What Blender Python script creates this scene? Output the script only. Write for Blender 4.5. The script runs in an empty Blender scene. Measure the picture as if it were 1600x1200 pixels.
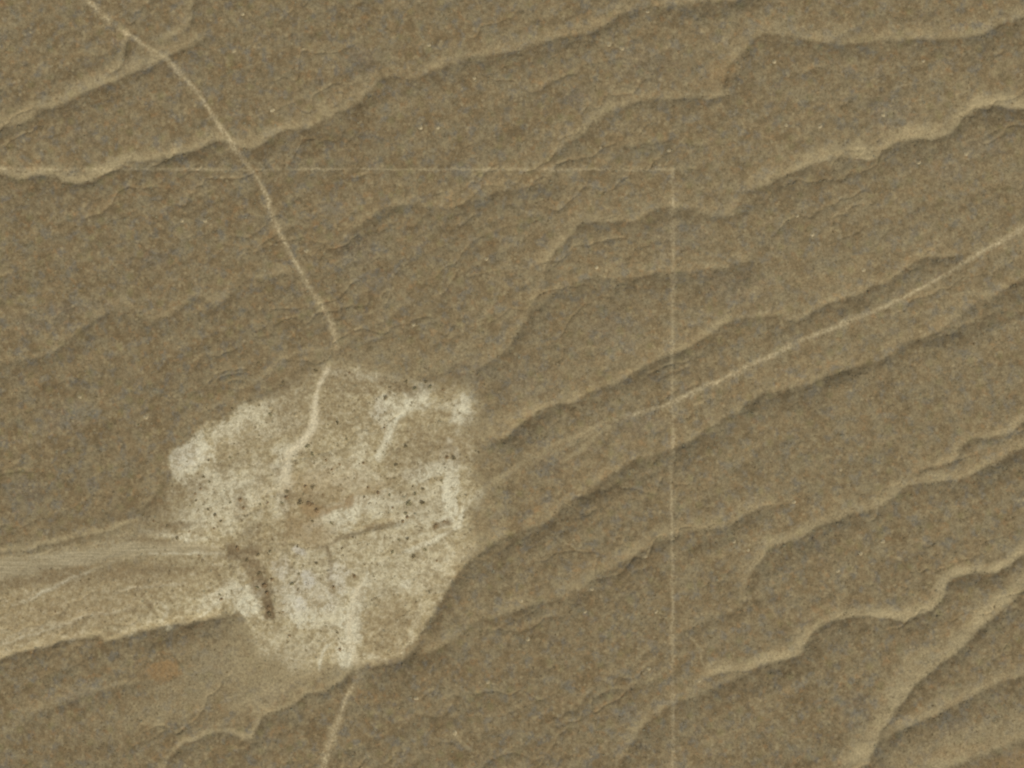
import bpy, math, random
import numpy as np

# ------------------------------------------------------------------ scene, camera, light
scn = bpy.context.scene
S = 0.4                                   # metres per photo pixel (1600 x 1200 picture = 640 x 480 m of desert)
def W(px, py): return ((px-800.0)*S, (600.0-py)*S)

cam_d = bpy.data.cameras.new('camera'); cam = bpy.data.objects.new('camera', cam_d)
scn.collection.objects.link(cam); scn.camera = cam
cam.location = (0, 0, 1000.0); cam.rotation_euler = (0, 0, 0)
cam_d.sensor_width = 36.0; cam_d.lens = 36.0*1000.0/640.0
cam_d.clip_start = 10; cam_d.clip_end = 200000

SUN_EL, SUN_AZ = math.radians(44), math.radians(150)     # morning sun, from the south-south-east
world = bpy.data.worlds.new('World'); scn.world = world; world.use_nodes = True
wn = world.node_tree.nodes; wl = world.node_tree.links
sky = wn.new('ShaderNodeTexSky'); sky.sky_type = 'NISHITA'; sky.sun_disc = False
sky.sun_elevation = SUN_EL; sky.sun_rotation = SUN_AZ
wl.new(sky.outputs[0], wn['Background'].inputs[0]); wn['Background'].inputs[1].default_value = 0.06
sun_d = bpy.data.lights.new('sun', 'SUN'); sun_d.energy = 3.2; sun_d.angle = math.radians(0.5)
sun_d.color = (1.0, 0.955, 0.88)
sun = bpy.data.objects.new('sun', sun_d); scn.collection.objects.link(sun)
sun.rotation_euler = (math.pi/2-SUN_EL, 0, math.pi-SUN_AZ); sun.location = (0, 0, 500)
scn.view_settings.view_transform = 'Standard'; scn.view_settings.look = 'None'
scn.view_settings.gamma = 1; scn.view_settings.use_curve_mapping = False
scn.view_settings.exposure = 0.0
scn.cycles.pixel_filter_type = 'BLACKMAN_HARRIS'; scn.cycles.filter_width = 2.1
C = scn.collection

# ------------------------------------------------------------------ the traced plan (photo pixels, turned into metres)
# every wash: points along its bed from mouth to head, width of the north bank, width of the south bank, depth 0-1, pale sand 0-1
WASHES = [
 ([(-60,210),(0,198),(35,190),(50,182),(56,168),(90,163),(115,150),(140,138),(165,129),(190,120),(208,112),(240,100),(252,91),(275,80),(300,65),(330,50)],20,32,.95,.55),
 ([(160,130),(170,112),(190,96),(192,74),(200,56),(204,30)],11,20,1.5,.6),
 ([(228,78),(245,68),(270,56),(290,41),(299,18),(296,-30)],13,20,1.1,.5),
 ([(-60,262),(0,270),(30,279),(60,271),(90,276),(130,284),(150,274),(165,267),(185,259),(205,251),(240,247),(270,240),(300,230),(330,220),(350,217),(375,226),(400,228),(420,215),(450,202),(480,195)],15,30,1.0,.75),
 ([(480,195),(510,185),(535,172),(560,155),(580,135),(600,122),(620,118),(640,122),(665,112),(700,98),(745,88),(790,80),(830,70),(860,62),(900,55),(930,45),(960,28),(985,14),(1020,10),(1060,6),(1100,2),(1145,-3),(1200,-30)],20,42,.8,.28),
 ([(-60,572),(0,566),(40,561),(80,550),(110,525),(145,498),(170,487),(200,480),(215,487),(235,498),(260,494),(285,478),(305,463),(325,470),(345,473),(362,455),(385,437),(410,430),(445,428),(480,420)],13,34,.6,.22),
 ([(520,400),(535,375),(550,356),(580,340),(610,325),(640,322),(690,325),(720,318),(760,305),(800,295),(830,288),(860,280),(885,270)],14,38,.65,.15),
 ([(850,252),(878,228),(914,206),(925,189),(945,178),(970,167),(1010,153),(1050,150),(1100,151),(1135,149),(1155,165)],17,34,.8,.35),
 ([(935,236),(965,229),(1000,226),(1040,219),(1068,208)],12,24,.9,.15),
 ([(1128,150),(1130,128),(1137,108),(1150,90),(1170,70),(1185,56),(1215,50),(1245,57),(1280,65),(1320,69),(1360,62),(1400,58),(1450,59),(1500,58),(1540,52),(1560,38),(1600,22),(1660,0)],20,38,.8,.38),
 ([(1428,48),(1450,28),(1470,5),(1480,-30)],12,18,.8,.2),
 ([(725,590),(770,560),(797,538),(820,506),(835,476),(848,446),(853,420),(868,392),(885,370),(905,350),(920,345),(960,345),(990,345),(1010,335),(1030,325),(1060,323),(1090,328),(1112,339),(1136,340),(1150,325),(1160,305),(1178,294)],18,34,.8,.38),
 ([(1178,294),(1210,280),(1240,268),(1280,252),(1310,243),(1335,243),(1357,249),(1378,238),(1400,222),(1430,213),(1460,217),(1482,207),(1500,188),(1520,172),(1545,163),(1570,163),(1600,169),(1660,168)],24,46,1.0,.75),
 ([(700,830),(770,585),(800,552),(830,500),(850,472),(880,452),(905,440),(930,435),(970,432),(1010,430),(1040,425),(1100,421),(1150,412),(1195,402)][3:],14,44,.7,.05),
 ([(1385,372),(1410,345),(1440,321),(1470,311),(1520,304),(1600,285),(1660,270)],16,40,.4,.0),
 ([(745,672),(775,684),(792,680),(812,664),(842,641),(870,631),(895,628),(920,612),(950,602),(972,595),(1000,576),(1040,556),(1062,545),(1100,526),(1130,508),(1160,497),(1200,494),(1225,492),(1235,500),(1255,495),(1280,482),(1300,473),(1340,462),(1360,448),(1380,441),(1400,430),(1430,410),(1450,402),(1490,402),(1512,392)],10,44,.95,.35),
 ([(560,1042),(590,1041),(618,1036),(640,1020),(652,998),(667,972),(682,946),(702,922),(718,897),(740,872),(762,855),(800,836),(840,820),(870,802),(900,781),(920,765),(960,740),(1000,719),(1040,705),(1070,690),(1100,673),(1130,655),(1160,636),(1190,616),(1230,607),(1262,603),(1290,591),(1340,573),(1380,560),(1420,536),(1470,515),(1500,490),(1540,466),(1572,450),(1610,434),(1660,410)],16,46,.85,.12),
 ([(640,1024),(680,1016),(702,1000),(722,985),(745,969),(770,962),(800,955),(830,946),(870,940),(900,925),(930,901),(960,886),(985,870),(1010,855),(1040,840),(1062,832),(1100,828),(1140,818),(1170,801),(1210,791),(1245,784)],20,38,.8,.35),
 ([(1062,834),(1088,802),(1108,776),(1116,756),(1140,736),(1170,722),(1200,692),(1240,683),(1285,680)],10,24,.35,.05),
 ([(1048,996),(1080,985),(1110,970),(1150,955),(1166,940),(1195,930),(1250,932),(1300,938)],12,26,.55,.1),
 ([(1160,942),(1168,906),(1180,885),(1195,866),(1215,850),(1250,838),(1290,820),(1340,801),(1370,794),(1400,775),(1420,756),(1450,754),(1480,748),(1510,745),(1540,730),(1570,713),(1600,698),(1660,675)],20,40,.85,.5),
 ([(1418,756),(1432,738),(1462,726),(1490,722),(1500,705),(1515,687),(1550,681),(1580,675),(1602,660),(1660,630)],16,22,1.5,.5),
 ([(960,1210),(985,1165),(1002,1140),(1020,1120),(1050,1098),(1095,1080),(1140,1066),(1180,1055)],16,34,.6,.3),
 ([(1090,1070),(1098,1062),(1130,1053),(1170,1047),(1205,1034),(1250,1023),(1258,1006),(1275,987),(1300,973),(1340,963),(1380,965),(1410,970),(1440,960),(1466,945),(1478,920),(1492,902),(1520,897),(1550,896),(1572,885),(1600,866),(1660,840)],19,40,1.0,.85),
 ([(1200,1052),(1235,1046),(1265,1036),(1330,1036)],8,26,.4,.0),
 ([(1335,1240),(1357,1190),(1377,1150),(1402,1104),(1436,1066),(1466,1040),(1500,1014),(1550,970),(1600,925),(1660,890)],36,34,.95,.8),
 ([(1360,1165),(1410,1143),(1437,1130),(1470,1112),(1512,1092),(1550,1072),(1600,1054),(1660,1030)],22,30,.85,.5),
 ([(1420,1240),(1480,1196),(1540,1180),(1600,1160),(1660,1140)],46,20,.6,.65),
 ([(940,1096),(965,1090),(985,1078),(1010,1050)],6,20,.45,.0),
 ([(545,920),(560,910)],1,1,0,0),
 ([(-60,1042),(0,1029),(30,1018),(60,1010),(100,1000),(140,998),(152,994),(163,1001),(180,998),(200,990),(230,985),(260,978),(300,972),(340,965),(372,960)],8,34,.95,.8),
 ([(245,1230),(255,1200),(264,1180),(285,1165),(305,1155),(328,1144),(350,1142),(372,1152),(392,1155),(402,1138),(411,1120),(430,1112),(460,1100),(477,1086),(500,1078),(522,1070),(540,1060),(550,1050),(562,1042)],8,30,.9,.65),
 ([(-60,870),(0,861),(50,856),(90,848),(130,836),(162,829),(200,818),(216,820),(228,832)],8,16,.7,.75),
 ([(132,832),(150,812),(160,797),(200,801),(222,790),(240,770),(252,745),(262,720)],8,14,.6,.3),
 ([(262,720),(285,690),(320,668),(352,646),(385,624),(425,604),(462,580),(488,560),(520,548)],10,20,.4,.05),
 ([(528,545),(560,520),(580,508),(610,490),(650,468),(680,448),(710,435)],10,20,.5,.1),
 ([(400,560),(430,540),(470,520)],8,14,.3,.1),
 ([(0,640),(60,600),(130,580),(200,540)],14,30,.25,.0),
 ([(800,940),(840,895),(870,880),(900,868)],10,20,.4,.0),
 ([(670,600),(720,585),(770,572),(800,560)],8,14,.4,.0),
 ([(160,420),(240,400),(300,365),(360,352),(430,330)],14,30,.2,.0),
 ([(1180,130),(1230,118),(1290,108),(1380,112),(1440,100)],14,34,.3,.0),
 ([(0,720),(60,690),(120,672),(200,650),(260,620)],14,30,.22,.0),
 ([(60,1110),(120,1085),(180,1075),(240,1062),(320,1050)],10,22,.3,.15),
 ([(0,1140),(40,1120),(110,1085)],9,18,.3,.2),
 ([(245,960),(238,945),(228,930),(215,920)],6,8,.4,.1),
]
# thin pale lines: points, half width, strength, kind
TRACKS = [
 ('dirt_track','pale winding dirt track crossing the hillside from the upper left to the clearing',[(90,-40),(128,-5),(150,12),(165,28),(185,45),(215,64),(240,80),(265,96),(285,120),(310,150),(330,178),(350,205),(370,235),(390,262),(408,288),(420,315),(431,350),(450,390),(470,425),(490,460),(510,490),(520,515),(526,540),(522,562)],3.9,.68),
 ('dirt_track','short pale track running down from the top corner of the clearing',[(520,568),(506,585),(496,610),(493,640),(490,665),(474,690),(455,706),(447,735),(442,780)],5,1.1),
 ('dirt_track','pale dirt track leaving the bottom of the clearing towards the bottom edge',[(572,900),(560,920),(552,950),(546,990),(553,1025),(560,1045),(556,1065),(540,1095),(526,1130),(515,1160),(505,1200),(496,1250)],5,.68),
 ('dirt_track','long straight pale track climbing to the right edge',[(880,694),(905,682),(932,668),(960,656),(1000,645),(1050,630),(1100,605),(1150,582),(1200,558),(1250,533),(1300,512),(1350,492),(1400,470),(1450,445),(1500,415),(1550,385),(1600,355),(1660,318)],3.9,.74),
 ('survey_line','straight thin cleared line running level across the upper left',[(-60,263),(100,264),(250,264),(400,265),(520,265),(700,264),(900,265),(1050,266)],1.9,.46),
 ('survey_line','straight thin cleared line running up and down the right half',[(1050,266),(1051,400),(1051,600),(1050,800),(1051,1000),(1050,1250)],3,.47),
]
FAINT = [
 ([(-20,878),(40,870),(100,862),(150,850),(215,836)],2.6,.5),
 ([(-20,1012),(60,990),(120,968),(200,950)],2.2,.4),
 ([(180,925),(230,915),(290,912)],2,.35),
 ([(940,666),(900,690),(862,712)],4,.45),
 ([(760,765),(735,785),(722,800)],4,.4),   # faint pale rills and paths, only as sand colour in the ground
 ([(955,656),(905,678),(850,705),(800,735),(765,762),(735,785)],6,.5),
 ([(895,628),(922,645),(950,652)],3,.35),
 ([(965,664),(932,680),(905,704),(880,724)],4.5,.5),
 ([(850,825),(880,845),(905,860),(920,875)],2.2,.4),
 ([(1015,948),(1030,958),(1045,970)],2,.35),
 ([(1165,1088),(1200,1118),(1240,1150),(1285,1188)],2.4,.3),
 ([(705,1138),(715,1155),(735,1174)],2.6,.5),
 ([(608,562),(626,576),(646,594),(682,601)],2.4,.5),
 ([(724,784),(720,805),(706,825),(686,840),(650,857),(625,865)],4.5,.75),
 ([(500,1072),(500,1040),(505,1016),(520,1004)],2.6,.6),
 ([(1395,137),(1425,132),(1455,130)],2,.4),
 ([(1065,1000),(1080,998),(1096,1018),(1104,1045),(1135,1055)],2.2,.38),
 ([(20,947),(60,930),(100,906),(140,890),(175,876),(225,866),(300,863),(350,867)],3,.75),
 ([(690,590),(715,550),(740,520),(765,480),(790,430)],4,.3),
 ([(780,560),(808,520),(833,472),(848,430)],3.5,.4),
 ([(530,545),(600,520),(690,498)],3,.28),
 ([(985,95),(962,130),(950,165),(930,200)],3,.35),
 ([(400,1115),(440,1060),(480,1030)],6,.25),
 ([(905,1105),(930,1070),(990,1030),(1040,1000)],4,.2),
 ([(60,1120),(140,1080),(260,1062),(330,1045)],5,.3),
 ([(0,1150),(60,1110),(130,1085)],5,.3),
 ([(0,1000),(90,975),(180,955)],3,.35),
 ([(560,1200),(640,1130),(700,1110)],4,.15),
 ([(0,45),(60,30),(130,5)],4,.2),
 ([(250,700),(300,655),(370,608),(430,570),(500,540)],3,.3),
 ([(216,830),(240,832),(280,841),(302,843)],4,.8),
 ([(665,608),(640,635),(615,660),(603,690),(592,712)],6,.6),
 ([(930,60),(952,70),(975,78)],2,.4),
 ([(640,455),(610,470),(560,495)],2.4,.3),
 ([(610,385),(585,405),(560,420)],2.4,.3),
 ([(440,565),(470,552),(520,545)],4,.4),
 ([(390,600),(420,580),(450,560)],3,.3),
 ([(760,500),(735,540),(700,570),(665,585)],9,.2),
 ([(950,190),(975,120),(985,100)],5,.15),
 ([(905,245),(920,225),(915,260),(880,280)],3,.25),
 ([(860,420),(845,470),(820,500),(805,530)],5,.3),
 ([(1120,150),(1128,100),(1140,40),(1150,0)],9,.22),
 ([(1590,780),(1640,776)],3,.5),
 ([(900,330),(850,350),(800,400),(770,450)],8,.12),
 ([(300,970),(330,950),(355,925)],3.5,.45),
 ([(250,972),(262,955),(245,940)],3,.35),
 ([(210,925),(240,905)],2,.3),
 ([(400,1105),(470,1020),(500,1000)],14,.25),
 ([(395,215),(372,215),(355,200),(340,215)],8,.2),
]
SITE = [(522,560),(560,570),(600,585),(640,598),(665,600),(700,588),(728,596),(752,630),(742,668),(752,706),(745,742),(758,770),(740,806),(744,850),(722,892),(700,922),(668,968),(645,1008),(620,1032),(560,1040),(510,1050),(450,1060),(405,1020),(372,962),(300,973),(200,992),(100,1003),(0,1030),(-70,1045),(-70,868),(0,861),(130,836),(200,816),(255,790),(262,740),(268,708),(320,665),(380,630),(440,602),(490,575)]
# soft patches: x, y, rx, ry, angle, amount, edge softness
WHITE = [(299,714,40,25,-38,1.0,.35),(345,762,44,28,10,.6,1),(350,795,66,28,-20,.55,1),(395,760,34,34,20,.4,1),(440,740,13,50,8,.75,.9),(455,706,20,14,-30,.6,1),
 (656,614,24,13,-40,1.0,.7),(598,640,16,26,10,.75,.8),(640,634,40,8,-8,.8,.8),(600,690,6,26,15,.9,.8),(724,640,13,26,10,1.0,.7),(735,610,8,22,0,.5,1),(705,632,22,6,-15,.5,1),(575,588,40,7,5,.5,1),(650,596,8,4,0,.5,1),
 (700,765,14,56,3,1.0,.7),(672,735,34,14,-10,.8,.8),(650,805,34,30,0,.5,1),(680,790,24,40,0,.5,1),(545,800,56,17,-24,.9,.8),(600,790,40,14,-15,.6,1),(550,745,50,26,10,.42,1),(500,740,24,30,0,.3,1),(560,720,10,40,8,.5,1),
 (600,845,110,16,-10,.3,1),(547,982,14,54,6,1.0,.7),(520,965,30,26,0,.6,1),(384,932,24,26,25,.9,.7),(345,930,40,9,-28,.7,.9),(430,1010,50,26,-15,.25,1),(568,925,8,34,22,.7,.9),(590,900,40,40,0,.35,1),(470,960,17,24,-35,.9,.7),(500,890,44,50,0,.3,1),
 (385,655,60,14,-30,.55,1),(420,668,40,16,-20,.35,1),(640,905,60,26,-10,.35,1),(690,880,34,20,-35,.35,1),(640,1000,5,50,18,.3,1),(632,912,7,7,0,.9,.8),(590,1030,30,5,10,.5,1),(220,990,90,4,-8,.5,1),(300,838,36,6,6,.55,1),(60,1020,60,6,-18,.4,1)]
SALT = [(467,862,12,6,20,.9,.8),(482,906,11,12,0,.95,.8),(470,945,9,11,-20,.7,1),(440,890,14,16,0,.5,1),(530,902,13,22,0,.5,1),(500,930,22,18,0,.3,1),(290,715,20,14,-30,.4,1),(590,640,9,11,0,.3,1),(512,948,10,9,0,.4,1),(460,930,26,36,-10,.3,1)]
RUST = [(490,798,17,11,20,.75,.8),(543,782,14,6,-55,.8,.8),(520,795,20,4,-25,.7,.9),(700,590,20,5,0,.1,1),(590,766,8,6,0,.4,1),(478,762,10,8,0,.5,1),(478,828,34,24,10,.45,1),(560,770,60,8,-20,.35,1),(262,1046,25,17,-5,.78,.4),(500,760,70,30,0,.3,1),
 (90,950,140,50,-12,.16,1),(1590,1190,60,14,-15,.45,1),(1500,1172,60,8,-12,.25,1),(1125,115,30,16,-30,.3,1),(1466,258,8,8,0,.5,1),(610,985,40,40,0,.12,1),(700,700,30,20,0,.2,1),(200,900,160,30,-5,.12,1)]
DARK = [(386,862,34,8,-8,.85,1),(374,861,12,6,0,.9,1),(393,880,11,15,-30,.8,1),(404,900,16,19,-25,.75,1),(412,920,14,18,-20,.85,1),(417,938,8,14,-15,1.0,.9),(422,956,7,12,-10,1.6,.6),(384,862,30,6,-8,.8,.8),(370,857,12,7,0,.9,.8),(394,888,9,22,-25,.75,.8),(410,918,14,24,-15,.9,.8),(419,952,7,19,-15,1.0,.6),(393,838,17,28,5,.75,.7),(425,850,40,20,5,.5,.9),(545,838,44,4,-20,.65,.8),(592,822,24,6,-8,.7,.8),(514,868,3.5,26,-12,.55,1),
 (518,915,5,22,-5,.5,1),(655,698,44,32,-38,.8,.9),(630,720,22,30,20,.5,1),(545,600,54,20,12,.75,.9),(530,640,36,30,0,.55,.9),(570,650,30,26,0,.4,1),(625,606,30,9,10,.7,.9),(600,600,22,10,0,.5,1),(605,985,40,44,15,.6,.9),(600,940,26,26,0,.3,1),(695,606,30,15,0,.45,1),(690,650,30,26,0,.45,1),
 (460,640,36,46,20,.72,.9),(462,600,30,30,0,.5,1),(460,830,60,24,5,.3,1),(620,775,22,16,0,.4,1),(645,785,24,20,0,.4,1),(690,818,14,6,-35,.8,.8),(227,938,4,22,-28,.6,.8),(718,700,22,46,0,.5,1),(700,705,20,14,0,.5,1),(375,785,10,20,0,.5,1),(380,700,50,24,-25,.5,1),(345,720,10,26,0,.4,1),
 (290,765,34,14,-20,.5,1),(448,778,12,20,0,.45,1),(410,720,26,20,0,.35,1),(180,800,60,14,-20,.25,1),(475,1060,40,18,-25,.3,1),(250,800,34,26,-30,.6,1),(230,845,36,5,5,.5,1),(270,822,44,6,-10,.6,1),(660,860,40,8,-10,.2,1),(700,900,26,40,30,.3,1),(640,950,20,50,25,.3,1),
 (150,900,160,14,-4,.45,1),(100,960,120,24,-14,.35,1),(260,905,80,20,0,.4,1),(320,900,50,20,0,.3,1),(60,905,90,9,-8,.6,1),(250,890,120,4,-2,.5,1),(490,780,30,10,10,.4,1),(430,1040,70,16,-25,.3,1)]
BLUE = [(280,110,16,10,0,.6,1),(900,150,16,12,0,.7,1),(720,265,16,12,0,.9,1),(560,90,20,16,0,.5,1),(1060,370,40,24,0,.3,1),(740,580,30,14,0,.4,1),(240,405,20,12,0,.5,1),(520,325,16,10,0,.6,1),(1390,175,30,22,0,.5,1),(1010,100,40,24,0,.3,1),(130,210,24,16,0,.3,1),(40,770,26,20,0,.5,1),(110,650,34,18,-20,.5,1),(1000,660,30,16,0,.4,1),(860,725,20,16,0,.5,1),(340,1035,30,20,0,.4,1),(125,1085,30,14,-20,.5,1),(1490,1130,24,14,-20,.5,1),(975,1115,20,14,0,.6,1),(1340,1110,22,26,0,.4,1),(1540,230,30,16,0,.4,1),(1480,265,26,18,0,.4,1),(820,600,40,30,0,.25,1),(1150,450,40,24,0,.35,1),(220,100,26,12,0,.4,1),(560,390,30,20,0,.4,1),(960,520,40,30,0,.3,1),(520,1040,24,14,0,.4,1),(430,1080,40,16,-20,.45,1),(60,500,30,14,0,.4,1),(110,480,40,10,0,.4,1),(590,440,16,16,0,.4,1)]

# ------------------------------------------------------------------ numeric helpers
def vnoise(x, y, seed):
    xi = np.floor(x).astype(np.int64); yi = np.floor(y).astype(np.int64)
    fx = x-xi; fy = y-yi; fx = fx*fx*(3-2*fx); fy = fy*fy*(3-2*fy)
    def h(a, b):
        n = (a*374761393 + b*668265263 + seed*1442695041) & 0xffffffff
        n = ((n ^ (n >> 13))*1274126177) & 0xffffffff
        n = (n ^ (n >> 16)) & 0xffff
        return n/65535.0*2-1
    a = h(xi, yi); b = h(xi+1, yi); c = h(xi, yi+1); d = h(xi+1, yi+1)
    return (a*(1-fx)+b*fx)*(1-fy)+(c*(1-fx)+d*fx)*fy
def fbm(x, y, seed, octv=4, gain=.5):
    t = 0; a = 1.0; s = 0
    for k in range(octv):
        t = t+a*vnoise(x, y, seed+k*17); s += a; a *= gain; x = x*2.03+11.7; y = y*2.03-5.3
    return t/s
def sstep(e0, e1, x):
    t = np.clip((x-e0)/(e1-e0), 0, 1); return t*t*(3-2*t)

# non-uniform plan grid: fine over the picture, growing to the horizon (in photo pixels)
def axis(lo, hi, step, far):
    mid = np.arange(lo, hi+step, step); g = [];  s = step; p = 0.0
    while p < far: s *= 1.16; p += s; g.append(p)
    g = np.array(g)
    return np.concatenate([(lo-g)[::-1], mid, mid[-1]+g])
FAR = 75000
ax = axis(-56, 1656, 1.55, FAR); ay = axis(-50, 1250, 1.55, FAR)
PX, PY = np.meshgrid(ax, ay)             # photo coords
ny, nx = PX.shape
wx = PX+3.0*fbm(PX/8, PY/8, 3, 3)+5.0*fbm(PX/34, PY/34, 5, 2)
wy = PY+2.6*fbm(PX/8, PY/8, 41, 3)+4.0*fbm(PX/34, PY/34, 43, 2)

def smooth_line(pts, n=5):
    P = np.array(pts, float)
    if len(P) < 3: return P
    Q = np.vstack([2*P[0]-P[1], P, 2*P[-1]-P[-2]]); out = []
    for i in range(1, len(Q)-2):
        p0, p1, p2, p3 = Q[i-1], Q[i], Q[i+1], Q[i+2]
        for t in np.arange(n)/n:
            out.append(.5*((2*p1)+(-p0+p2)*t+(2*p0-5*p1+4*p2-p3)*t*t+(-p0+3*p1-3*p2+p3)*t**3))
    out.append(P[-1]); return np.array(out)

def line_field(pts, reach, X, Y, n=3):
    """distance, signed side (+ = south/below), parameter 0-1; returned inside a window"""
    P = smooth_line(pts, n)
    x0, x1 = P[:,0].min()-reach-8, P[:,0].max()+reach+8; y0, y1 = P[:,1].min()-reach-8, P[:,1].max()+reach+8
    i0, i1 = np.searchsorted(ax, [x0, x1]); j0, j1 = np.searchsorted(ay, [y0, y1])
    i0 = max(i0, 0); j0 = max(j0, 0)
    sx = X[j0:j1, i0:i1]; sy = Y[j0:j1, i0:i1]
    D = np.full(sx.shape, 1e9); Sd = np.zeros(sx.shape); T = np.zeros(sx.shape)
    seg = np.hypot(*(P[1:]-P[:-1]).T); L = seg.sum(); acc = 0
    lx = ax[i0:i1]; ly = ay[j0:j1]
    for k in range(len(P)-1):
        a, b = P[k], P[k+1]
        m0, m1 = np.searchsorted(lx, [min(a[0], b[0])-reach-8, max(a[0], b[0])+reach+8])
        q0, q1 = np.searchsorted(ly, [min(a[1], b[1])-reach-8, max(a[1], b[1])+reach+8])
        if m1 <= m0 or q1 <= q0: acc += seg[k]; continue
        ux = sx[q0:q1, m0:m1]; uy = sy[q0:q1, m0:m1]
        d = b-a; l2 = (d*d).sum()+1e-9
        t = np.clip(((ux-a[0])*d[0]+(uy-a[1])*d[1])/l2, 0, 1)
        qx = ux-a[0]-t*d[0]; qy = uy-a[1]-t*d[1]; dd = np.hypot(qx, qy)
        better = dd < D[q0:q1, m0:m1]
        cr = np.sign(d[0]*(uy-a[1])-d[1]*(ux-a[0]))       # photo y is down: + = right of travel = south for lines drawn left to right
        D[q0:q1, m0:m1][better] = dd[better]; Sd[q0:q1, m0:m1][better] = cr[better]
        T[q0:q1, m0:m1][better] = ((acc+t*seg[k])/L)[better]
        acc += seg[k]
    return (slice(j0, j1), slice(i0, i1)), D, Sd, T, L, P

inside = lambda p: (-20 < p[0] < 1620) and (-20 < p[1] < 1220)
H = np.zeros(PX.shape); SAND = np.zeros(PX.shape); BED = np.zeros(PX.shape)
PITCH = 0.325
PN = 1.8; HN = np.zeros(PX.shape); EQ = .5**(1/PN)
wvar = np.clip(1.5*fbm(PX/55, PY/55, 77, 3), -1, 1)
svar = np.clip(.5+1.3*fbm(PX/30, PY/24, 91, 3), .12, 1.15)
JOINS = [(480,195),(1178,294),(560,1042),(1050,1098)]
isj = lambda p: any(abs(p[0]-q[0])+abs(p[1]-q[1]) < 6 for q in JOINS)
for pts, nw, sw, dep, pale in WASHES:
    if dep == 0: continue
    wide = nw*2+50
    win, D, Sd, T, L, P = line_field(pts, max(wide, sw*1.7), wx, wy)
    tap = np.ones(D.shape); tl = min(.28, 36.0/L)
    if inside(pts[0]) and not isj(pts[0]): tap *= sstep(0, tl, T)
    if inside(pts[-1]) and not isj(pts[-1]): tap *= sstep(0, tl, 1-T)
    if isj(pts[0]): tap *= EQ+(1-EQ)*sstep(0, 30/L, T)
    if isj(pts[-1]): tap *= EQ+(1-EQ)*sstep(0, 30/L, 1-T)
    north = Sd < 0; v = wvar[win]
    ws_ = sw*1.2*(1+.35*v); wn_ = nw*1.5*(1+.35*v)
    depth = dep*PITCH*S*sw*.5*(1+.45*wvar[win])
    # south bank steep at the bed, easing out; north bank a short rim and then a long gentle fall
    kS = np.clip(1-D/ws_, 0, 1); kN = np.clip(1-D/wn_, 0, 1); kW = np.clip(1-D/wide, 0, 1)
    h = np.where(north, -depth*(.42*kN**1.5+.58*kW**1.5), -depth*kS**2.3)*tap
    HN[win] += (-h)**PN
    sa = np.where(north, 1-sstep(nw*.25, nw*1.3, D*(1+.35*v)), 1-sstep(0.5, 4.0, D))*min(pale*1.15, 1)*tap*(.5+.5*svar[win])
    SAND[win] = np.maximum(SAND[win], sa)
H = -HN**(1/PN)
for _ in range(2):                       # wind and rain round the rims a little
    H[:, 1:-1] = .25*H[:, :-2]+.5*H[:, 1:-1]+.25*H[:, 2:]; H[1:-1] = .25*H[:-2]+.5*H[1:-1]+.25*H[2:]
LINE = np.zeros(PX.shape)
for pts, hw, amt in FAINT:
    win, D, Sd, T, L, P = line_field(pts, hw*3, wx, wy)
    e = (sstep(0, .12, T)*sstep(0, .12, 1-T))*.6+.4
    SAND[win] = np.maximum(SAND[win], min(amt*1.45, 1)*np.exp(-(D/hw)**2)*e*(.6+.4*svar[win]))
    if hw < 6: H[win] -= .10*np.exp(-(D/(hw*1.2))**2)*e
    LINE[win] = np.maximum(LINE[win], min(amt*1.7, 1.1)*np.exp(-(D/hw)**2)*e)

# polygon distance for the clearing
def poly_field(poly, X, Y):
    ins = np.zeros(X.shape, bool); n = len(poly)
    x = X; y = Y
    for i in range(n):
        x1, y1 = poly[i]; x2, y2 = poly[(i+1) % n]
        c = ((y1 > y) != (y2 > y)) & (x < (x2-x1)*(y-y1)/((y2-y1)+1e-12)+x1)
        ins ^= c
    return ins
sj = slice(*np.searchsorted(ay, [500, 1110])); si = slice(*np.searchsorted(ax, [-160, 800]))
sub = (sj, si)
ins = poly_field(SITE, wx[sub], wy[sub])
D = np.full(ins.shape, 1e9)
for i in range(len(SITE)):
    a = np.array(SITE[i], float); b = np.array(SITE[(i+1) % len(SITE)], float); d = b-a; l2 = (d*d).sum()
    t = np.clip(((wx[sub]-a[0])*d[0]+(wy[sub]-a[1])*d[1])/l2, 0, 1)
    D = np.minimum(D, np.hypot(wx[sub]-a[0]-t*d[0], wy[sub]-a[1]-t*d[1]))
D = np.where(ins, D, -D)
CLEAR = np.zeros(PX.shape)
soft = 5+13*sstep(940, 1040, PY[sub])*sstep(640, 420, PX[sub])*sstep(330, 420, PX[sub])+10*sstep(650, 600, PY[sub])+12*sstep(690, 730, PX[sub])*sstep(900, 850, PY[sub])
CLEAR[sub] = sstep(-soft*.7, soft*1.4, D+13*fbm(PX[sub]/22, PY[sub]/22, 9, 5, .62))
cl_in = D.copy()
# how bare the clearing is: strong round the pans, weak along the western fan
west = sstep(330, 200, PX)
strength = .78-.42*west*sstep(905, 885, PY)-.22*west
strength = strength+.1-.15*sstep(640, 570, PY)-.22*sstep(985, 1040, PY)*sstep(520, 470, PX)
CLEAR *= np.clip(strength, 0.15, 1)
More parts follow.
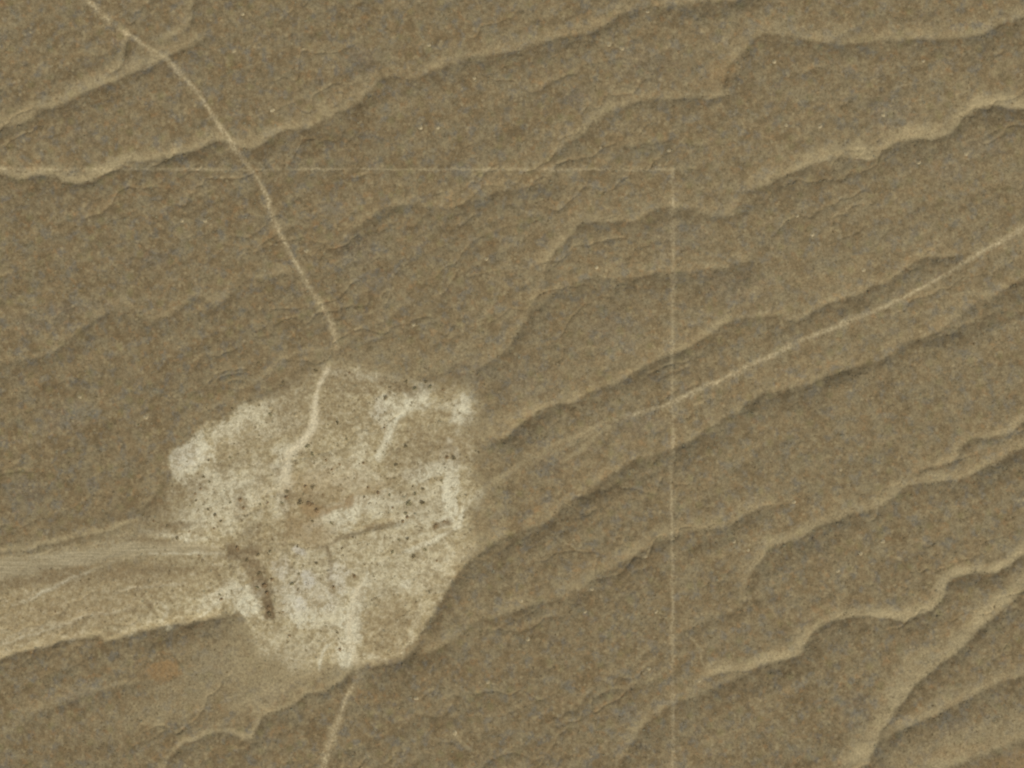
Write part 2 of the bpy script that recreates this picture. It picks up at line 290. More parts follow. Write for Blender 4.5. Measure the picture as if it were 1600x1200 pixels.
# thin loose soil downhill of the clearing
def patch(arr, lst, X=wx, Y=wy, amp=.75, ns=13.0):
    for x, y, rx, ry, ang, amt, sf in lst:
        R = max(rx, ry)*2.2+12
        jj = slice(*np.searchsorted(ay, [y-R, y+R])); ii = slice(*np.searchsorted(ax, [x-R, x+R]))
        if X[jj, ii].size == 0: continue
        a = math.radians(ang); dx = X[jj, ii]-x; dy = Y[jj, ii]-y
        u = dx*math.cos(a)+dy*math.sin(a); v = -dx*math.sin(a)+dy*math.cos(a)
        r = np.sqrt((u/rx)**2+(v/ry)**2)+amp*fbm(PX[jj, ii]/ns, PY[jj, ii]/ns, 21, 5, .62)
        arr[jj, ii] = np.maximum(arr[jj, ii], amt*(1-sstep(1-.55*sf, 1+.7*sf, r)))
WH = np.zeros(PX.shape); SL = np.zeros(PX.shape); RU = np.zeros(PX.shape); DK = np.zeros(PX.shape); BL = np.zeros(PX.shape)
patch(WH, [(x, y, rx, ry, an, a_*1.05, max(f, .6)) for x, y, rx, ry, an, a_, f in WHITE], amp=1.1); patch(SL, SALT); WH = np.maximum(WH, LINE*sstep(.1, .4, CLEAR)); patch(RU, RUST); patch(DK, [(x, y, rx, ry, an, a_*(1 if min(rx, ry) < 15 else .6), f) for x, y, rx, ry, an, a_, f in DARK], amp=.9, ns=9.0); patch(BL, BLUE, amp=.6, ns=9)
soil = np.zeros(PX.shape)
patch(soil, [(450,1030,110,56,-25,.75,1),(380,1005,70,40,-20,.55,1),(300,1075,120,30,-28,.4,1),(330,1060,110,30,-25,.22,1),(735,830,40,110,10,.32,1),(760,700,40,60,0,.25,1),(780,655,60,16,-10,.35,1),(600,565,160,26,0,.25,1),(230,850,90,40,-10,.3,1),(820,645,60,14,-15,.3,1),(250,740,26,60,0,.12,1),(350,1120,70,24,-25,.2,1),(1560,1150,140,26,-18,.5,1),(1430,1185,60,30,-30,.35,1),(1250,500,520,480,0,.10,1),(1400,400,300,300,0,.14,1)])
SAND = np.maximum(SAND, soil)
# wide smooth pale wash leading west out of the clearing
win, D, Sd, T, L, P = line_field([(-60,900),(0,892),(50,884),(100,876),(150,866),(200,857),(250,853),(300,856),(360,866)], 50, wx, wy)
fw = 15-9*T; FLOW = np.zeros(PX.shape); FLOW[win] = (1-sstep(fw*.75, fw*1.25, D))*(1-sstep(.85, 1, T))
H[win] = np.minimum(H[win], -.45*np.clip(1-D/26, 0, 1))
# tracks: own footprint each
TID = np.zeros(PX.shape, np.int32); TR = np.zeros(PX.shape)
for k, (nm, lab, pts, hw, amt) in enumerate(TRACKS):
    win, D, Sd, T, L, P = line_field(pts, hw*4+6, PX+.45*(wx-PX), PY+.45*(wy-PY))
    ends = sstep(0, 40/L, 1-T)*sstep(0, (190 if pts[0] == (880,694) else 20)/L, T) if nm == 'dirt_track' else 1
    wv = hw*(1+.4*wvar[win]); patchy = np.clip(.95+.45*vnoise(PX[win]/18, PY[win]/18, 6)+.3*vnoise(PX[win]/5, PY[win]/5, 8), .4, 1.3) if nm == 'dirt_track' else np.clip(.9+.6*vnoise(PX[win]/26, PY[win]/26, 5), .5, 1.35)
    a = amt*np.exp(-(D/wv)**2*.9)*patchy*ends
    TR[win] = np.maximum(TR[win], a)
    m = (D < wv*1.15) & (TID[win] == 0); TID[win][m] = k+1
    H[win] = H[win]*(1-(.35 if nm == 'dirt_track' else .0)*np.exp(-(D/(wv*2.6))**2))-.09*np.exp(-(D/(wv*1.1))**2)
# broad swells along the grain of the slope, hummocks, shrub-scale roughness
ang = math.radians(24); U = (PX*math.cos(ang)-PY*math.sin(ang)); V = (PX*math.sin(ang)+PY*math.cos(ang))
nearfade = 1-.45*sstep(0, .6, CLEAR)
H += nearfade*(.85*fbm(U/260, V/62, 101, 3)+.36*fbm(U/80, V/24, 131, 3)+.10*fbm(PX/11, PY/11, 151, 3))
H += .055*fbm(PX/3.6, PY/3.6, 171, 2)*(1+.9*sstep(0, .5, CLEAR)*(1-np.clip(FLOW, 0, 1)))
farmask = sstep(1500, 9000, np.hypot(PX-800, PY-600))
H += farmask*14*fbm(PX/5200, PY/3100, 201, 4)
gul = fbm(U/190+.8*fbm(PX/50, PY/50, 61, 2), V/62+.35*fbm(PX/40, PY/40, 63, 3), 411, 2); gul2 = fbm(U/110+.6*fbm(PX/40, PY/40, 67, 2), V/44, 431, 2)
gf = nearfade*(.25+.75*sstep(-.2, .3, fbm(PX/160, PY/160, 451, 2)))
H -= gf*(.60*np.exp(-np.abs(gul)/.055)+.16*np.exp(-(gul2/.07)**2))
# spoil bank and cut inside the clearing
patch2 = np.zeros(PX.shape); patch(patch2, [(378,900,8,42,-22,1,1),(404,838,12,26,0,.6,1)], amp=.25); H += 0.9*patch2
patch2[:] = 0; patch(patch2, [(413,925,9,42,-17,1,1),(600,820,40,5,-12,.5,1)], amp=.25); H -= 0.8*patch2

XW = (PX-800)*S; YW = (600-PY)*S
def ground_z(px, py):
    i = np.clip(np.searchsorted(ax, px), 0, nx-1); j = np.clip(np.searchsorted(ay, py), 0, ny-1)
    return float(H[j, i])

# ------------------------------------------------------------------ materials
def nmat(name):
    m = bpy.data.materials.new(name); m.use_nodes = True
    return m, m.node_tree.nodes, m.node_tree.links, m.node_tree.nodes['Principled BSDF']
def lin(r, g, b):
    f = lambda c: ((c/255)/12.92 if c/255 <= .04045 else ((c/255+.055)/1.055)**2.4)
    return (f(r), f(g), f(b), 1)
K_ALB = 1.10            # paint chips below are read off the picture; this turns them into surface colour
def alb(r, g, b):
    c = lin(r, g, b); return (c[0]*K_ALB, c[1]*K_ALB, c[2]*K_ALB, 1)

gm, N, LK, bs = nmat('desert_ground')
bs.inputs['Roughness'].default_value = .95; bs.inputs['Specular IOR Level'].default_value = .12
tc = N.new('ShaderNodeTexCoord')
def mapping(sx, sy, rot=0):
    m = N.new('ShaderNodeMapping'); m.inputs['Scale'].default_value = (sx, sy, 1); m.inputs['Rotation'].default_value = (0, 0, rot)
    LK.new(tc.outputs['Object'], m.inputs['Vector']); return m.outputs[0]
def noise(vec, scale, det=2, rough=.5, dist=0):
    n = N.new('ShaderNodeTexNoise'); n.inputs['Scale'].default_value = scale; n.inputs['Detail'].default_value = det
    n.inputs['Roughness'].default_value = rough; n.inputs['Distortion'].default_value = dist
    LK.new(vec, n.inputs['Vector']); return n
def ramp(src, a, b, lo=0.0, hi=1.0):
    r = N.new('ShaderNodeMapRange'); r.inputs[1].default_value = a; r.inputs[2].default_value = b
    r.inputs[3].default_value = lo; r.inputs[4].default_value = hi; r.clamp = True
    LK.new(src, r.inputs[0]); return r.outputs[0]
def math_(op, a, b, clamp=False):
    m = N.new('ShaderNodeMath'); m.operation = op; m.use_clamp = clamp
    for i, v in enumerate((a, b)):
        if isinstance(v, (int, float)): m.inputs[i].default_value = v
        else: LK.new(v, m.inputs[i])
    return m.outputs[0]
def mix(f, a, b, mode='MIX'):
    m = N.new('ShaderNodeMix'); m.data_type = 'RGBA'; m.blend_type = mode
    for s, v in ((m.inputs[0], f), (m.inputs[6], a), (m.inputs[7], b)):
        if isinstance(v, (int, float)): s.default_value = v
        elif isinstance(v, tuple): s.default_value = v
        else: LK.new(v, s)
    return m.outputs[2]
def attr(name):
    a = N.new('ShaderNodeAttribute'); a.attribute_name = name; a.attribute_type = 'GEOMETRY'
    s = N.new('ShaderNodeSeparateColor'); LK.new(a.outputs['Color'], s.inputs[0]); return s.outputs
c1 = attr('cover_a'); c2 = attr('cover_b'); c3 = attr('cover_c')
clear, white, salt = c1[0], c1[1], c1[2]
rust, dark, sand = c2[0], c2[1], c2[2]
track, blue, flow = c3[0], c3[1], c3[2]
flat = mapping(1, 1); grain = mapping(.38, 1.0, math.radians(-24))
n_patch = noise(flat, .085, 3, .55); n_patch2 = noise(mapping(1, 1, 1.1), .06, 3, .6)
n_grain = noise(grain, .11, 4, .6); n_sp = noise(flat, .62, 2, .6); n_sp2 = noise(mapping(1, 1, .5), 1.35, 2, .6)
n_chr = noise(mapping(1.0, 1.0, .8), .2, 2, .5)
n_md = noise(mapping(1, 1, .9), .24, 3, .6); n_chr2 = noise(mapping(1.0, 1.0, 2.0), .13, 3, .55)
base = mix(ramp(n_patch.outputs[0], .40, .62), alb(131,113,81), alb(134,121,91))            # brown to grey-green cover
base = mix(ramp(n_patch2.outputs[0], .48, .66), base, alb(121,103,72))
base = mix(math_('MULTIPLY', ramp(n_chr.outputs[0], .57, .70), .5), base, alb(150,118,78))   # rusty tufts
base = mix(math_('MULTIPLY', ramp(n_chr2.outputs[0], .52, .66), .7), base, alb(117,112,97))  # blue-grey stones
base = mix(math_('MULTIPLY', blue, .5), base, alb(112,112,104))
base = mix(math_('MULTIPLY', ramp(n_grain.outputs[0], .52, .74), .35), base, alb(148,131,96))
base = mix(math_('MULTIPLY', ramp(n_md.outputs[0], .52, .66), .65), base, alb(150,134,98))    # bare spots between the tufts
base = mix(math_('MULTIPLY', ramp(n_md.outputs[0], .48, .34), .6), base, alb(108,94,66))
def spots(scale, vec, thr, dlo, dhi):
    v = N.new('ShaderNodeTexVoronoi'); v.inputs['Scale'].default_value = scale; LK.new(vec, v.inputs['Vector'])
    sc = N.new('ShaderNodeSeparateColor'); LK.new(v.outputs['Color'], sc.inputs[0])
    return math_('MULTIPLY', ramp(v.outputs['Distance'], dhi, dlo), ramp(sc.outputs[0], thr, thr+.12))
jit = N.new('ShaderNodeVectorMath'); jit.operation = 'MULTIPLY_ADD'; LK.new(n_sp.outputs['Color'], jit.inputs[0]); jit.inputs[1].default_value = (1.2, 1.2, 0); LK.new(flat, jit.inputs[2])
base = mix(math_('MULTIPLY', spots(.30, jit.outputs[0], .62, .12, .42), .60), base, alb(160,144,108))   # bare pale spots
base = mix(math_('MULTIPLY', spots(.16, jit.outputs[0], .70, .10, .55), .45), base, alb(130,121,80))    # olive cushions
base = mix(math_('MULTIPLY', spots(.36, jit.outputs[0], .76, .10, .42), .55), base, alb(102,90,64))     # dark cushions
sandf = math_('MULTIPLY', sand, ramp(n_sp.outputs[0], .25, .75, .72, 1.22), True)
base = mix(sandf, base, alb(163,147,110))
# the clearing: trampled tan soil with specks
n_cl = noise(mapping(1, 1, .3), .28, 4, .7); n_cl3 = noise(mapping(1, 1, .7), .16, 5, .75, .6); n_cl2 = noise(mapping(1, 1, 1.9), .09, 3, .6)
clrc = mix(ramp(n_cl2.outputs[0], .38, .64), alb(172,155,115), alb(189,174,133))
clrc = mix(ramp(n_cl.outputs[0], .48, .72), clrc, alb(204,191,155))
clrc = mix(math_('MULTIPLY', ramp(n_cl.outputs[0], .50, .32), .7), clrc, alb(146,127,92))
clrc = mix(math_('MULTIPLY', ramp(n_sp2.outputs[0], .54, .70), .5), clrc, alb(134,114,80))
clrc = mix(math_('MULTIPLY', spots(.42, jit.outputs[0], .66, .10, .42), .6), clrc, alb(126,107,74))
clrc = mix(math_('MULTIPLY', spots(.2, jit.outputs[0], .6, .10, .5), .5), clrc, alb(200,186,150))
n_w = ramp(n_cl.outputs[0], .32, .58, .68, 1.12)
clrc = mix(math_('MULTIPLY', white, n_w, True), clrc, alb(213,203,169))
clrc = mix(math_('MULTIPLY', salt, ramp(n_cl.outputs[0], .36, .58, .4, 1.1), True), clrc, alb(206,198,175))
clearf = math_('MULTIPLY', clear, ramp(n_cl.outputs[0], .32, .66, .88, 1.28), True)
clrc = mix(math_('MULTIPLY', ramp(n_cl3.outputs[0], .50, .40), .6), clrc, alb(146,128,92))
col = mix(clearf, base, clrc)
col = mix(math_('MULTIPLY', flow, .8), col, mix(ramp(noise(mapping(.05, 1.2, math.radians(-3)), .8, 2).outputs[0], .3, .7), alb(154,140,107), alb(180,166,131)))
col = mix(math_('MULTIPLY', rust, ramp(n_cl.outputs[0], .32, .6, .55, 1.1), True), col, alb(148,120,80))
col = mix(math_('MULTIPLY', dark, ramp(n_cl.outputs[0], .66, .38, .7, 1.15), True), col, mix(clear, alb(122,105,75), alb(128,110,80)))
trc = mix(clear, mix(ramp(n_sp.outputs[0], .35, .65), alb(172,152,113), alb(188,172,133)), alb(212,198,162))
col = mix(math_('MULTIPLY', track, ramp(n_sp.outputs[0], .25, .7, .75, 1.12), True), col, trc)
# stipple of pebbles and dry tufts, everywhere
st = ramp(n_sp2.outputs[0], .30, .70, .84, 1.16); st2 = ramp(n_sp.outputs[0], .30, .70, .87, 1.13)
n_ln = noise(mapping(1, 1, 2.6), 3.2, 1, .5)
stm = math_('MULTIPLY', math_('MULTIPLY', st, st2), ramp(n_ln.outputs[0], .3, .7, .92, 1.08))
vm = N.new('ShaderNodeVectorMath'); vm.operation = 'SCALE'; LK.new(col, vm.inputs[0]); LK.new(stm, vm.inputs['Scale'])
LK.new(vm.outputs[0], bs.inputs['Base Color'])
bp = N.new('ShaderNodeBump'); bp.inputs['Strength'].default_value = .35; bp.inputs['Distance'].default_value = .35
LK.new(n_sp2.outputs[0], bp.inputs['Height']); LK.new(bp.outputs[0], bs.inputs['Normal'])

def leafmat(name, cols, var):
    m, n, l, b = nmat(name); b.inputs['Roughness'].default_value = .85; b.inputs['Specular IOR Level'].default_value = .15
    a = n.new('ShaderNodeAttribute'); a.attribute_name = 'tone'
    o = n.new('ShaderNodeObjectInfo'); s = n.new('ShaderNodeMath'); s.operation = 'MULTIPLY_ADD'
    s.inputs[1].default_value = var; l.new(o.outputs['Random'], s.inputs[0]); l.new(a.outputs['Fac'], s.inputs[2])
    r = n.new('ShaderNodeValToRGB'); el = r.color_ramp.elements
    el[0].position = 0; el[0].color = cols[0]; el[1].position = 1; el[1].color = cols[-1]
    for i, c in enumerate(cols[1:-1]): e = el.new((i+1)/(len(cols)-1)); e.color = c
    l.new(s.outputs[0], r.inputs[0]); l.new(r.outputs[0], b.inputs['Base Color']); return m
M_shrub = leafmat('shrub_leaf', [alb(134,120,86), alb(152,137,100), alb(168,152,114)], .25)
M_brown = leafmat('dry_brown_leaf', [alb(156,130,92), alb(174,148,108), alb(190,164,122)], .2)
M_green = leafmat('grey_green_leaf', [alb(150,142,102), alb(166,156,116), alb(180,168,128)], .2)
M_tuft = leafmat('dry_tuft', [alb(118,102,70), alb(132,116,84), alb(146,129,93), alb(142,137,110), alb(176,160,120)], 0)
mm, mn, ml, mb = nmat('pale_soil'); mb.inputs['Roughness'].default_value = .95
q = mn.new('ShaderNodeTexNoise'); q.inputs['Scale'].default_value = 2.5; q.inputs['Detail'].default_value = 4
r = mn.new('ShaderNodeValToRGB'); r.color_ramp.elements[0].position = .35; r.color_ramp.elements[1].position = .68
r.color_ramp.elements[0].color = alb(150,134,98); r.color_ramp.elements[1].color = alb(186,170,132)
ml.new(q.outputs[0], r.inputs[0]); ml.new(r.outputs[0], mb.inputs['Base Color'])

# ------------------------------------------------------------------ the setting: one terrain, cut along natural edges into its kinds of ground
gz = np.gradient(H, ay, ax); nxv = -(gz[1]/S); nyv = (gz[0]/S); nl = np.sqrt(nxv**2+nyv**2+1)
NRM = np.stack([nxv/nl, nyv/nl, 1/nl], -1).reshape(-1, 3)
VERT = np.stack([XW, YW, H], -1).reshape(-1, 3)
def rgba(a, b, c): return np.stack([np.clip(a, 0, 1.2), np.clip(b, 0, 1.2), np.clip(c, 0, 1.2), np.ones(a.shape)], -1).reshape(-1, 4)
CA = rgba(CLEAR, WH, SL); CB = rgba(RU, DK, SAND); CC = rgba(TR, BL, FLOW)
idx = np.arange(ny*nx).reshape(ny, nx)
quads = np.stack([idx[:-1, :-1], idx[1:, :-1], idx[1:, 1:], idx[:-1, 1:]], -1)   # photo y runs down: this order faces up
fm = lambda A: (A[:-1, :-1]+A[1:, :-1]+A[1:, 1:]+A[:-1, 1:])/4
cls = np.zeros((ny-1, nx-1), np.int32)
cls[fm(SAND) > .42] = 1
cls[fm(FLOW) > .4] = 2
cls[fm(CLEAR) > .22] = 3
cls[(fm(FLOW) > .4) & (fm(PX) < 345)] = 2
for k in range(len(TRACKS)):
    cls[TID[:-1, :-1] == k+1] = 10+k
def terrain(name, mask, label=None):
    F = quads[mask]
    if len(F) == 0: return
    used, inv = np.unique(F.reshape(-1), return_inverse=True)
    me = bpy.data.meshes.new(name); me.vertices.add(len(used)); me.vertices.foreach_set('co', VERT[used].astype(np.float32).reshape(-1))
    me.loops.add(F.size); me.loops.foreach_set('vertex_index', inv.astype(np.int32).reshape(-1))
    me.polygons.add(len(F)); me.polygons.foreach_set('loop_start', np.arange(0, F.size, 4, dtype=np.int32))
    me.update(calc_edges=True); me.polygons.foreach_set('use_smooth', np.ones(len(F), bool))
    for an, A in (('cover_a', CA), ('cover_b', CB), ('cover_c', CC)):
        at = me.attributes.new(an, 'FLOAT_COLOR', 'POINT'); at.data.foreach_set('color', A[used].astype(np.float32).reshape(-1))
    me.normals_split_custom_set_from_vertices(NRM[used].tolist())
    me.materials.append(gm); o = bpy.data.objects.new(name, me); C.objects.link(o); o['kind'] = 'structure'
    if label: o['label'] = label
    return o
terrain('ground', cls == 0, 'brown stony desert slope ribbed by shallow washes')
terrain('dry_wash', cls == 1, 'pale sandy beds of the winding dry washes')
terrain('wash', cls == 2, 'smooth wide pale wash leading left from the clearing')
terrain('bare_clearing', cls == 3, 'large trampled pale clearing with white salt patches')
for k, t in enumerate(TRACKS): terrain(t[0], cls == 10+k, t[1])

# ------------------------------------------------------------------ dry tufts scattered over the whole slope (nobody could count them): one object
rng = np.random.default_rng(7)
def tuft_mesh(name, n, seed, dens, rmin, rmax, tone, leaves=9):
    rg = np.random.default_rng(seed); m = int(n*2.6)
    px = rg.uniform(-50, 1650, m); py = rg.uniform(-44, 1244, m)
    i = np.searchsorted(ax, px); j = np.searchsorted(ay, py)
    keep = rg.random(m) < dens(i, j, px, py); px, py, i, j = px[keep][:n], py[keep][:n], i[keep][:n], j[keep][:n]
    n = len(px); rad = rg.uniform(rmin, rmax, n)*rg.uniform(.7, 1.25, n)
    z = H[j, i]; cx = (px-800)*S; cy = (600-py)*S
    a = rg.uniform(0, 2*np.pi, (n, leaves)); rr = np.sqrt(rg.random((n, leaves)))*.75; el = rg.uniform(.05, .32, (n, leaves))*(1.15-rr)
    cen = np.stack([cx[:,None]+rad[:,None]*rr*np.cos(a), cy[:,None]+rad[:,None]*rr*np.sin(a), z[:,None]+rad[:,None]*el], -1)
    off = rg.normal(0, 1, (n, leaves, 3, 3))*np.array([.36, .36, .10])
    tri = cen[:, :, None, :]+off*rad[:, None, None, None]
    co = tri.reshape(-1, 3); tn = np.repeat(np.clip(tone(rg, n, i, j), 0, 1), leaves*3)
    tn = np.clip(tn+rg.normal(0, .06, tn.shape), 0, 1)
    nf = n*leaves; me = bpy.data.meshes.new(name); me.vertices.add(nf*3); me.vertices.foreach_set('co', co.astype(np.float32).reshape(-1))
    me.loops.add(nf*3); me.loops.foreach_set('vertex_index', np.arange(nf*3, dtype=np.int32))
    me.polygons.add(nf); me.polygons.foreach_set('loop_start', np.arange(0, nf*3, 3, dtype=np.int32)); me.update(calc_edges=True)
    at = me.attributes.new('tone', 'FLOAT', 'POINT'); at.data.foreach_set('value', tn.astype(np.float32))
    me.materials.append(M_tuft); o = bpy.data.objects.new(name, me); C.objects.link(o); return o
dmap = .5+.5*fbm(PX/22, PY/22, 301, 3)
def dens(i, j, px, py): return np.clip(dmap[j, i]*1.1, 0, 1)*(1-.85*np.clip(TR[j, i]*1.6, 0, 1))*(1-.8*np.clip(FLOW[j, i], 0, 1))*(1-.55*np.clip(SAND[j, i], 0, 1))*(1-.35*np.clip(CLEAR[j, i]*1.2, 0, 1))*(1-.5*WH[j, i])
def tone(rg, n, i, j): return rg.beta(2, 2.2, n)*.8+.12*fbm(PX[j, i]/30, PY[j, i]/30, 333, 2)+.05
o = tuft_mesh('desert_scrub', 30000, 11, dens, .35, .95, tone)
o['kind'] = 'stuff'; o['label'] = 'low dry brown and grey-green tufts strewn over the slope'; o['category'] = 'scrub'

# ------------------------------------------------------------------ shrubs one can point at: each a thing of its own
def shrub_mesh(name, seed, mat, leaves=230, tall=.6):
    rg = np.random.default_rng(seed); V = []; F = []; T = []
    lobes = [(rg.uniform(-.42, .42), rg.uniform(-.42, .42), rg.uniform(.42, .66)) for _ in range(5)]
    for k in range(leaves):
        lx, ly, lr = lobes[rg.integers(0, 5)]
        d = rg.normal(size=3); d /= np.linalg.norm(d); d[2] = abs(d[2]); r_ = lr*(.55+.45*rg.random())
        c = np.array([lx, ly, .06])+d*r_*np.array([1, 1, tall*1.1])
        u = rg.normal(size=3); u /= np.linalg.norm(u); w = np.cross(u, d+rg.normal(size=3)*.5); w /= np.linalg.norm(w)+1e-6
        s = rg.uniform(.07, .14); b = len(V)
        V += [c-u*s, c+w*s*.55, c+u*s, c-w*s*.55]; F.append((b, b+1, b+2, b+3)); t = rg.random(); T += [t]*4
    for k in range(7):                                          # stems fanning from the root
        a = rg.uniform(0, 2*math.pi); l = rg.uniform(.4, .8); tip = np.array([math.cos(a)*l*.7, math.sin(a)*l*.7, tall*l*1.2])
        b = len(V); w = np.array([-math.sin(a), math.cos(a), 0])*.035
        V += [w+[0,0,-.1], -w+[0,0,-.1], np.array([0,0,-.1])+[math.cos(a)*.05, math.sin(a)*.05, 0], tip]; F += [(b, b+1, b+3), (b+1, b+2, b+3), (b+2, b, b+3)]; T += [0.1]*4
    me = bpy.data.meshes.new(name); me.from_pydata([tuple(v) for v in V], [], F); me.update()
    at = me.attributes.new('tone', 'FLOAT', 'POINT'); at.data.foreach_set('value', np.array(T, np.float32)); me.materials.append(mat); return me
shr = {'d': [shrub_mesh('dark_shrub', 50+k, M_shrub) for k in range(3)], 'b': [shrub_mesh('brown_shrub', 60+k, M_brown) for k in range(3)], 'g': [shrub_mesh('green_shrub', 70+k, M_green) for k in range(3)]}
def mound_mesh(seed):
    rg = np.random.default_rng(seed); V = [(0, 0, .34)]; F = []; n = 14
    for ri, (r_, z) in enumerate(((.3, .30), (.6, .17), (.85, .05), (1.1, -.12))):
        for k in range(n):
            a = 2*math.pi*k/n; q_ = r_*(1+rg.normal(0, .09)); V.append((q_*math.cos(a), q_*math.sin(a), z+rg.normal(0, .02)))
    for k in range(n):
        F.append((0, 1+k, 1+(k+1) % n))
        for ri in range(3): a = 1+ri*n; F.append((a+k, a+n+k, a+n+(k+1) % n, a+(k+1) % n))
    me = bpy.data.meshes.new('pale_mound'); me.from_pydata(V, [], F); me.update(); me.polygons.foreach_set('use_smooth', [True]*len(F)); me.materials.append(mm); return me
mnd = [mound_mesh(80+k) for k in range(3)]

SHRUBS = [(318,745,4,'d'),(327,753,3,'g'),(313,764,3.4,'b'),(305,772,3,'b'),(306,782,3.2,'d'),(326,796,3.6,'d'),(336,805,4.2,'d'),(345,814,3.6,'d'),(277,841,4.2,'d'),(335,826,3,'b'),
 (375,780,5,'b'),(380,793,4.4,'b'),(360,785,3,'g'),(448,768,4.6,'d'),(447,778,5.2,'b'),(440,786,4,'g'),(468,785,7,'d'),(489,760,5,'d'),(477,759,4,'b'),(486,788,7,'b'),(494,797,6,'b'),(488,815,3,'d'),(494,880,3.8,'d'),(407,788,3.4,'g'),(418,786,3,'b'),
 (519,734,3,'b'),(619,727,4.8,'d'),(690,751,3,'g'),(661,764,4,'d'),(649,772,3.6,'g'),(660,785,6,'d'),(639,786,6.4,'g'),(569,777,3,'d'),(590,770,4.4,'b'),(609,774,3.6,'g'),(614,793,3,'b'),(634,802,4,'g'),(637,808,4,'b'),(630,815,4,'b'),
 (637,842,4,'d'),(624,844,3.2,'g'),(646,870,5,'d'),(665,859,3.6,'g'),(682,876,3,'b'),(693,815,3.4,'b'),(680,823,5,'b'),(535,857,2.6,'g'),(613,863,4,'g'),(518,817,3.6,'g'),
 (493,579,4.4,'d'),(609,605,3.6,'d'),(602,622,5,'d'),(635,596,4.2,'d'),(665,597,3.6,'d'),(705,583,2.8,'b'),(693,609,3,'b'),(672,605,4.4,'g'),(698,715,4.6,'b'),(709,716,5,'d'),(601,668,2.6,'b'),(634,697,4,'d'),(541,686,3,'g'),(527,661,4.4,'d'),
 (540,586,3,'d'),(546,582,3,'b'),(509,719,3.4,'b'),(530,725,3.2,'b'),(568,723,3.2,'b'),(748,707,3.2,'d'),(648,608,5,'g'),(443,598,3.6,'d'),(405,633,2.8,'d'),(423,648,4.6,'g'),(363,639,3.2,'d'),(404,567,3,'d'),(481,697,5.4,'g'),(488,710,4.4,'g'),
 (292,721,2.2,'d'),(326,719,2.8,'d'),(359,715,3,'g'),(465,854,3,'d'),(386,875,4.4,'d'),(403,867,4.4,'d'),(405,897,5.4,'d'),(413,914,6,'b'),(402,918,5,'g'),(417,926,5,'b'),(419,950,5.6,'b'),(421,960,5.6,'d'),(424,906,4.6,'b'),(467,897,3,'g'),
 (452,993,3,'b'),(422,862,3.4,'g'),(527,989,3.2,'d'),(534,857,2.6,'b'),(553,899,5,'b'),(521,916,4,'b'),(456,913,5,'g'),(371,858,5.4,'b'),(531,1014,4,'b'),(443,956,2.6,'b'),(345,937,4.2,'b'),(343,929,3.2,'g'),(86,955,2.8,'b'),
 (1061,80,3,'b'),(132,212,2.4,'d'),(866,319,2.4,'d'),(1358,457,3.2,'b'),(15,722,2.8,'b'),(151,620,3,'d'),(216,664,3.2,'g'),(505,773,2.8,'b'),(575,762,3,'b'),(224,805,3,'d'),(262,822,3,'d'),(296,830,2.8,'b'),(240,815,2.6,'b'),(310,868,2.6,'b'),(645,760,2.6,'d')]
MOUNDS = [(425,171,3.8),(366,79,3.4),(379,22,3.2),(1210,96,3.8),(951,70,3.6),(972,76,3.4),(1012,18,3),(1046,235,3),(741,122,3.2),(657,199,3.6),(684,199,3.2),(670,70,3),(932,417,3.8),(1270,366,3.2),(1246,337,3),(1350,421,3),
 (1169,860,3),(1009,870,3),(1147,847,3),(1314,734,3),(1345,865,3),(1380,846,3.4),(1309,892,3),(1241,784,3.2),(814,939,3.6),(825,999,3),(925,921,3),(914,956,3),(1025,956,3),(1014,1045,3),(710,1144,4.6),(650,1091,3.2),(762,1066,3),
 (462,648,4.2),(422,636,3.6),(228,652,3.8),(1282,197,3.6),(1228,195,3.4),(1380,179,3.6),(1510,240,3.4),(1436,254,3),(1443,95,3),(1092,1064,3),(284,345,3),(320,345,3.4),(479,392,3.2),(760,405,3.2),(647,507,3),(125,620,2.8),(1257,1005,2.8)]
LANDM = [('the clearing white left patch',300,712),('the clearing rust stain',490,798),('the clearing top corner',520,568),('the clearing grey rill',590,823),
 ('the clearing dark cut',413,925),('the dark upper tip of the cut',378,860),('the lavender salt crust',480,905),('the clearing pale right rim',700,765),('the bright upper right notch',722,640),
 ('the clearing pale top stroke',655,612),('the foot of the entering track',442,780),('the clearing bottom tip',560,1040),('the clearing brown right patch',655,700),
 ('the track and survey line crossing',392,264),('the corner of the survey lines',1050,266),('the square rusty patch',262,1046),('the straight track right end',1560,380),
 ('the wash fork at the right edge',1430,745),('the wash mouth at the upper left edge',30,190),('the upper right wash bend',1500,190),('the lower right wash bend',1470,940),('the middle wash hook',1145,330),
 ('the wide pale wash',150,866),('the upright line meeting the track',1050,630),('the upright line bottom end',1050,1150),('the wash split near the top',1135,145),
 ('the track bend near the top left corner',240,80),('the scarp below the clearing',372,1152),('the centre of the top edge',800,0),('the left edge at mid height',0,600),('the lower wash bend',745,968),('the upper middle wash head',640,322)]
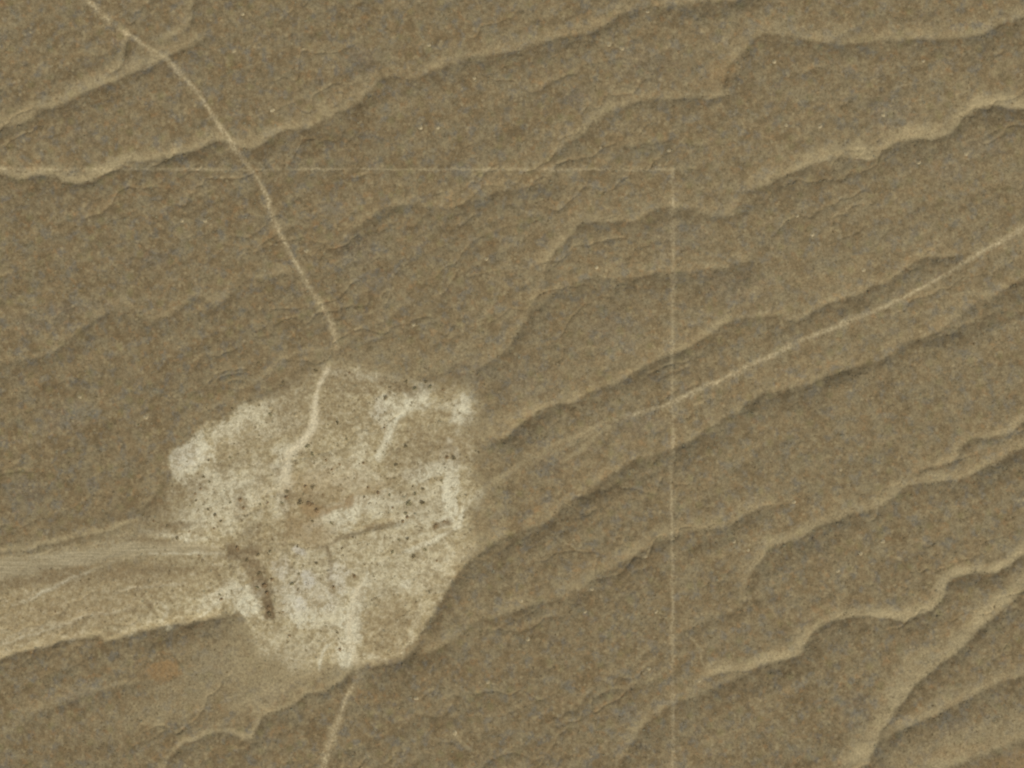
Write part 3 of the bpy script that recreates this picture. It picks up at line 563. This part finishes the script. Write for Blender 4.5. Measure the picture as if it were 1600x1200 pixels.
def where(x, y):
    best = min(LANDM, key=lambda L: (L[1]-x)**2+(L[2]-y)**2); dx, dy = x-best[1], y-best[2]
    if math.hypot(dx, dy) < 9: return best, 'right at'
    a = math.degrees(math.atan2(-dy, dx)) % 360
    return best, ['right of', 'above and right of', 'above', 'above and left of', 'left of', 'below and left of', 'below', 'below and right of'][int((a+22.5)//45) % 8]
ORD = ['nearest', 'second nearest', 'third nearest', 'fourth nearest', 'fifth nearest', 'sixth nearest', 'seventh nearest', 'eighth nearest', 'ninth nearest', 'tenth nearest']
def labels(items, describe):
    keys = {}
    for k, it in enumerate(items):
        L, d = where(it[0], it[1]); keys.setdefault((describe(it), d, L[0]), []).append((math.hypot(it[0]-L[1], it[1]-L[2]), k))
    out = [None]*len(items)
    for (de, d, nm), lst in keys.items():
        lst.sort()
        for r_, (_, k) in enumerate(lst):
            out[k] = f'{de} {d} {nm}' if len(lst) == 1 else f'{ORD[r_]} {de} {d} {nm}'
    return out
def sdesc(it):
    size = 'tiny' if it[2] < 3.1 else 'small' if it[2] < 4.3 else 'big'
    return size+' '+{'d': 'dark shrub', 'b': 'brown shrub', 'g': 'grey-green shrub'}[it[3]]
random.seed(5)
for it, lab in zip(SHRUBS, labels(SHRUBS, sdesc)):
    x, y, r_, kd = it
    o = bpy.data.objects.new('desert_shrub', random.choice(shr[kd])); C.objects.link(o)
    X_, Y_ = W(x, y); o.location = (X_, Y_, ground_z(x, y)-.03); s = r_*S*.95
    o.scale = (s*random.uniform(.92, 1.1), s*random.uniform(.92, 1.1), s*random.uniform(.8, 1.05)); o.rotation_euler = (0, 0, random.uniform(0, 6.28))
    o['label'] = lab; o['category'] = 'shrub'; o['group'] = 'shrubs dotted over the clearing and slope'
for it, lab in zip(MOUNDS, labels(MOUNDS, lambda t: 'pale soil mound' if t[2] < 3.5 else 'larger soil mound')):
    x, y, r_ = it
    o = bpy.data.objects.new('soil_mound', random.choice(mnd)); C.objects.link(o)
    X_, Y_ = W(x, y); o.location = (X_, Y_, ground_z(x, y)); s = r_*S*1.0
    o.scale = (s*random.uniform(.9, 1.15), s*random.uniform(.9, 1.15), s*.8); o.rotation_euler = (0, 0, random.uniform(0, 6.28))
    o['label'] = lab; o['category'] = 'mound'; o['group'] = 'pale mounds on the slope'
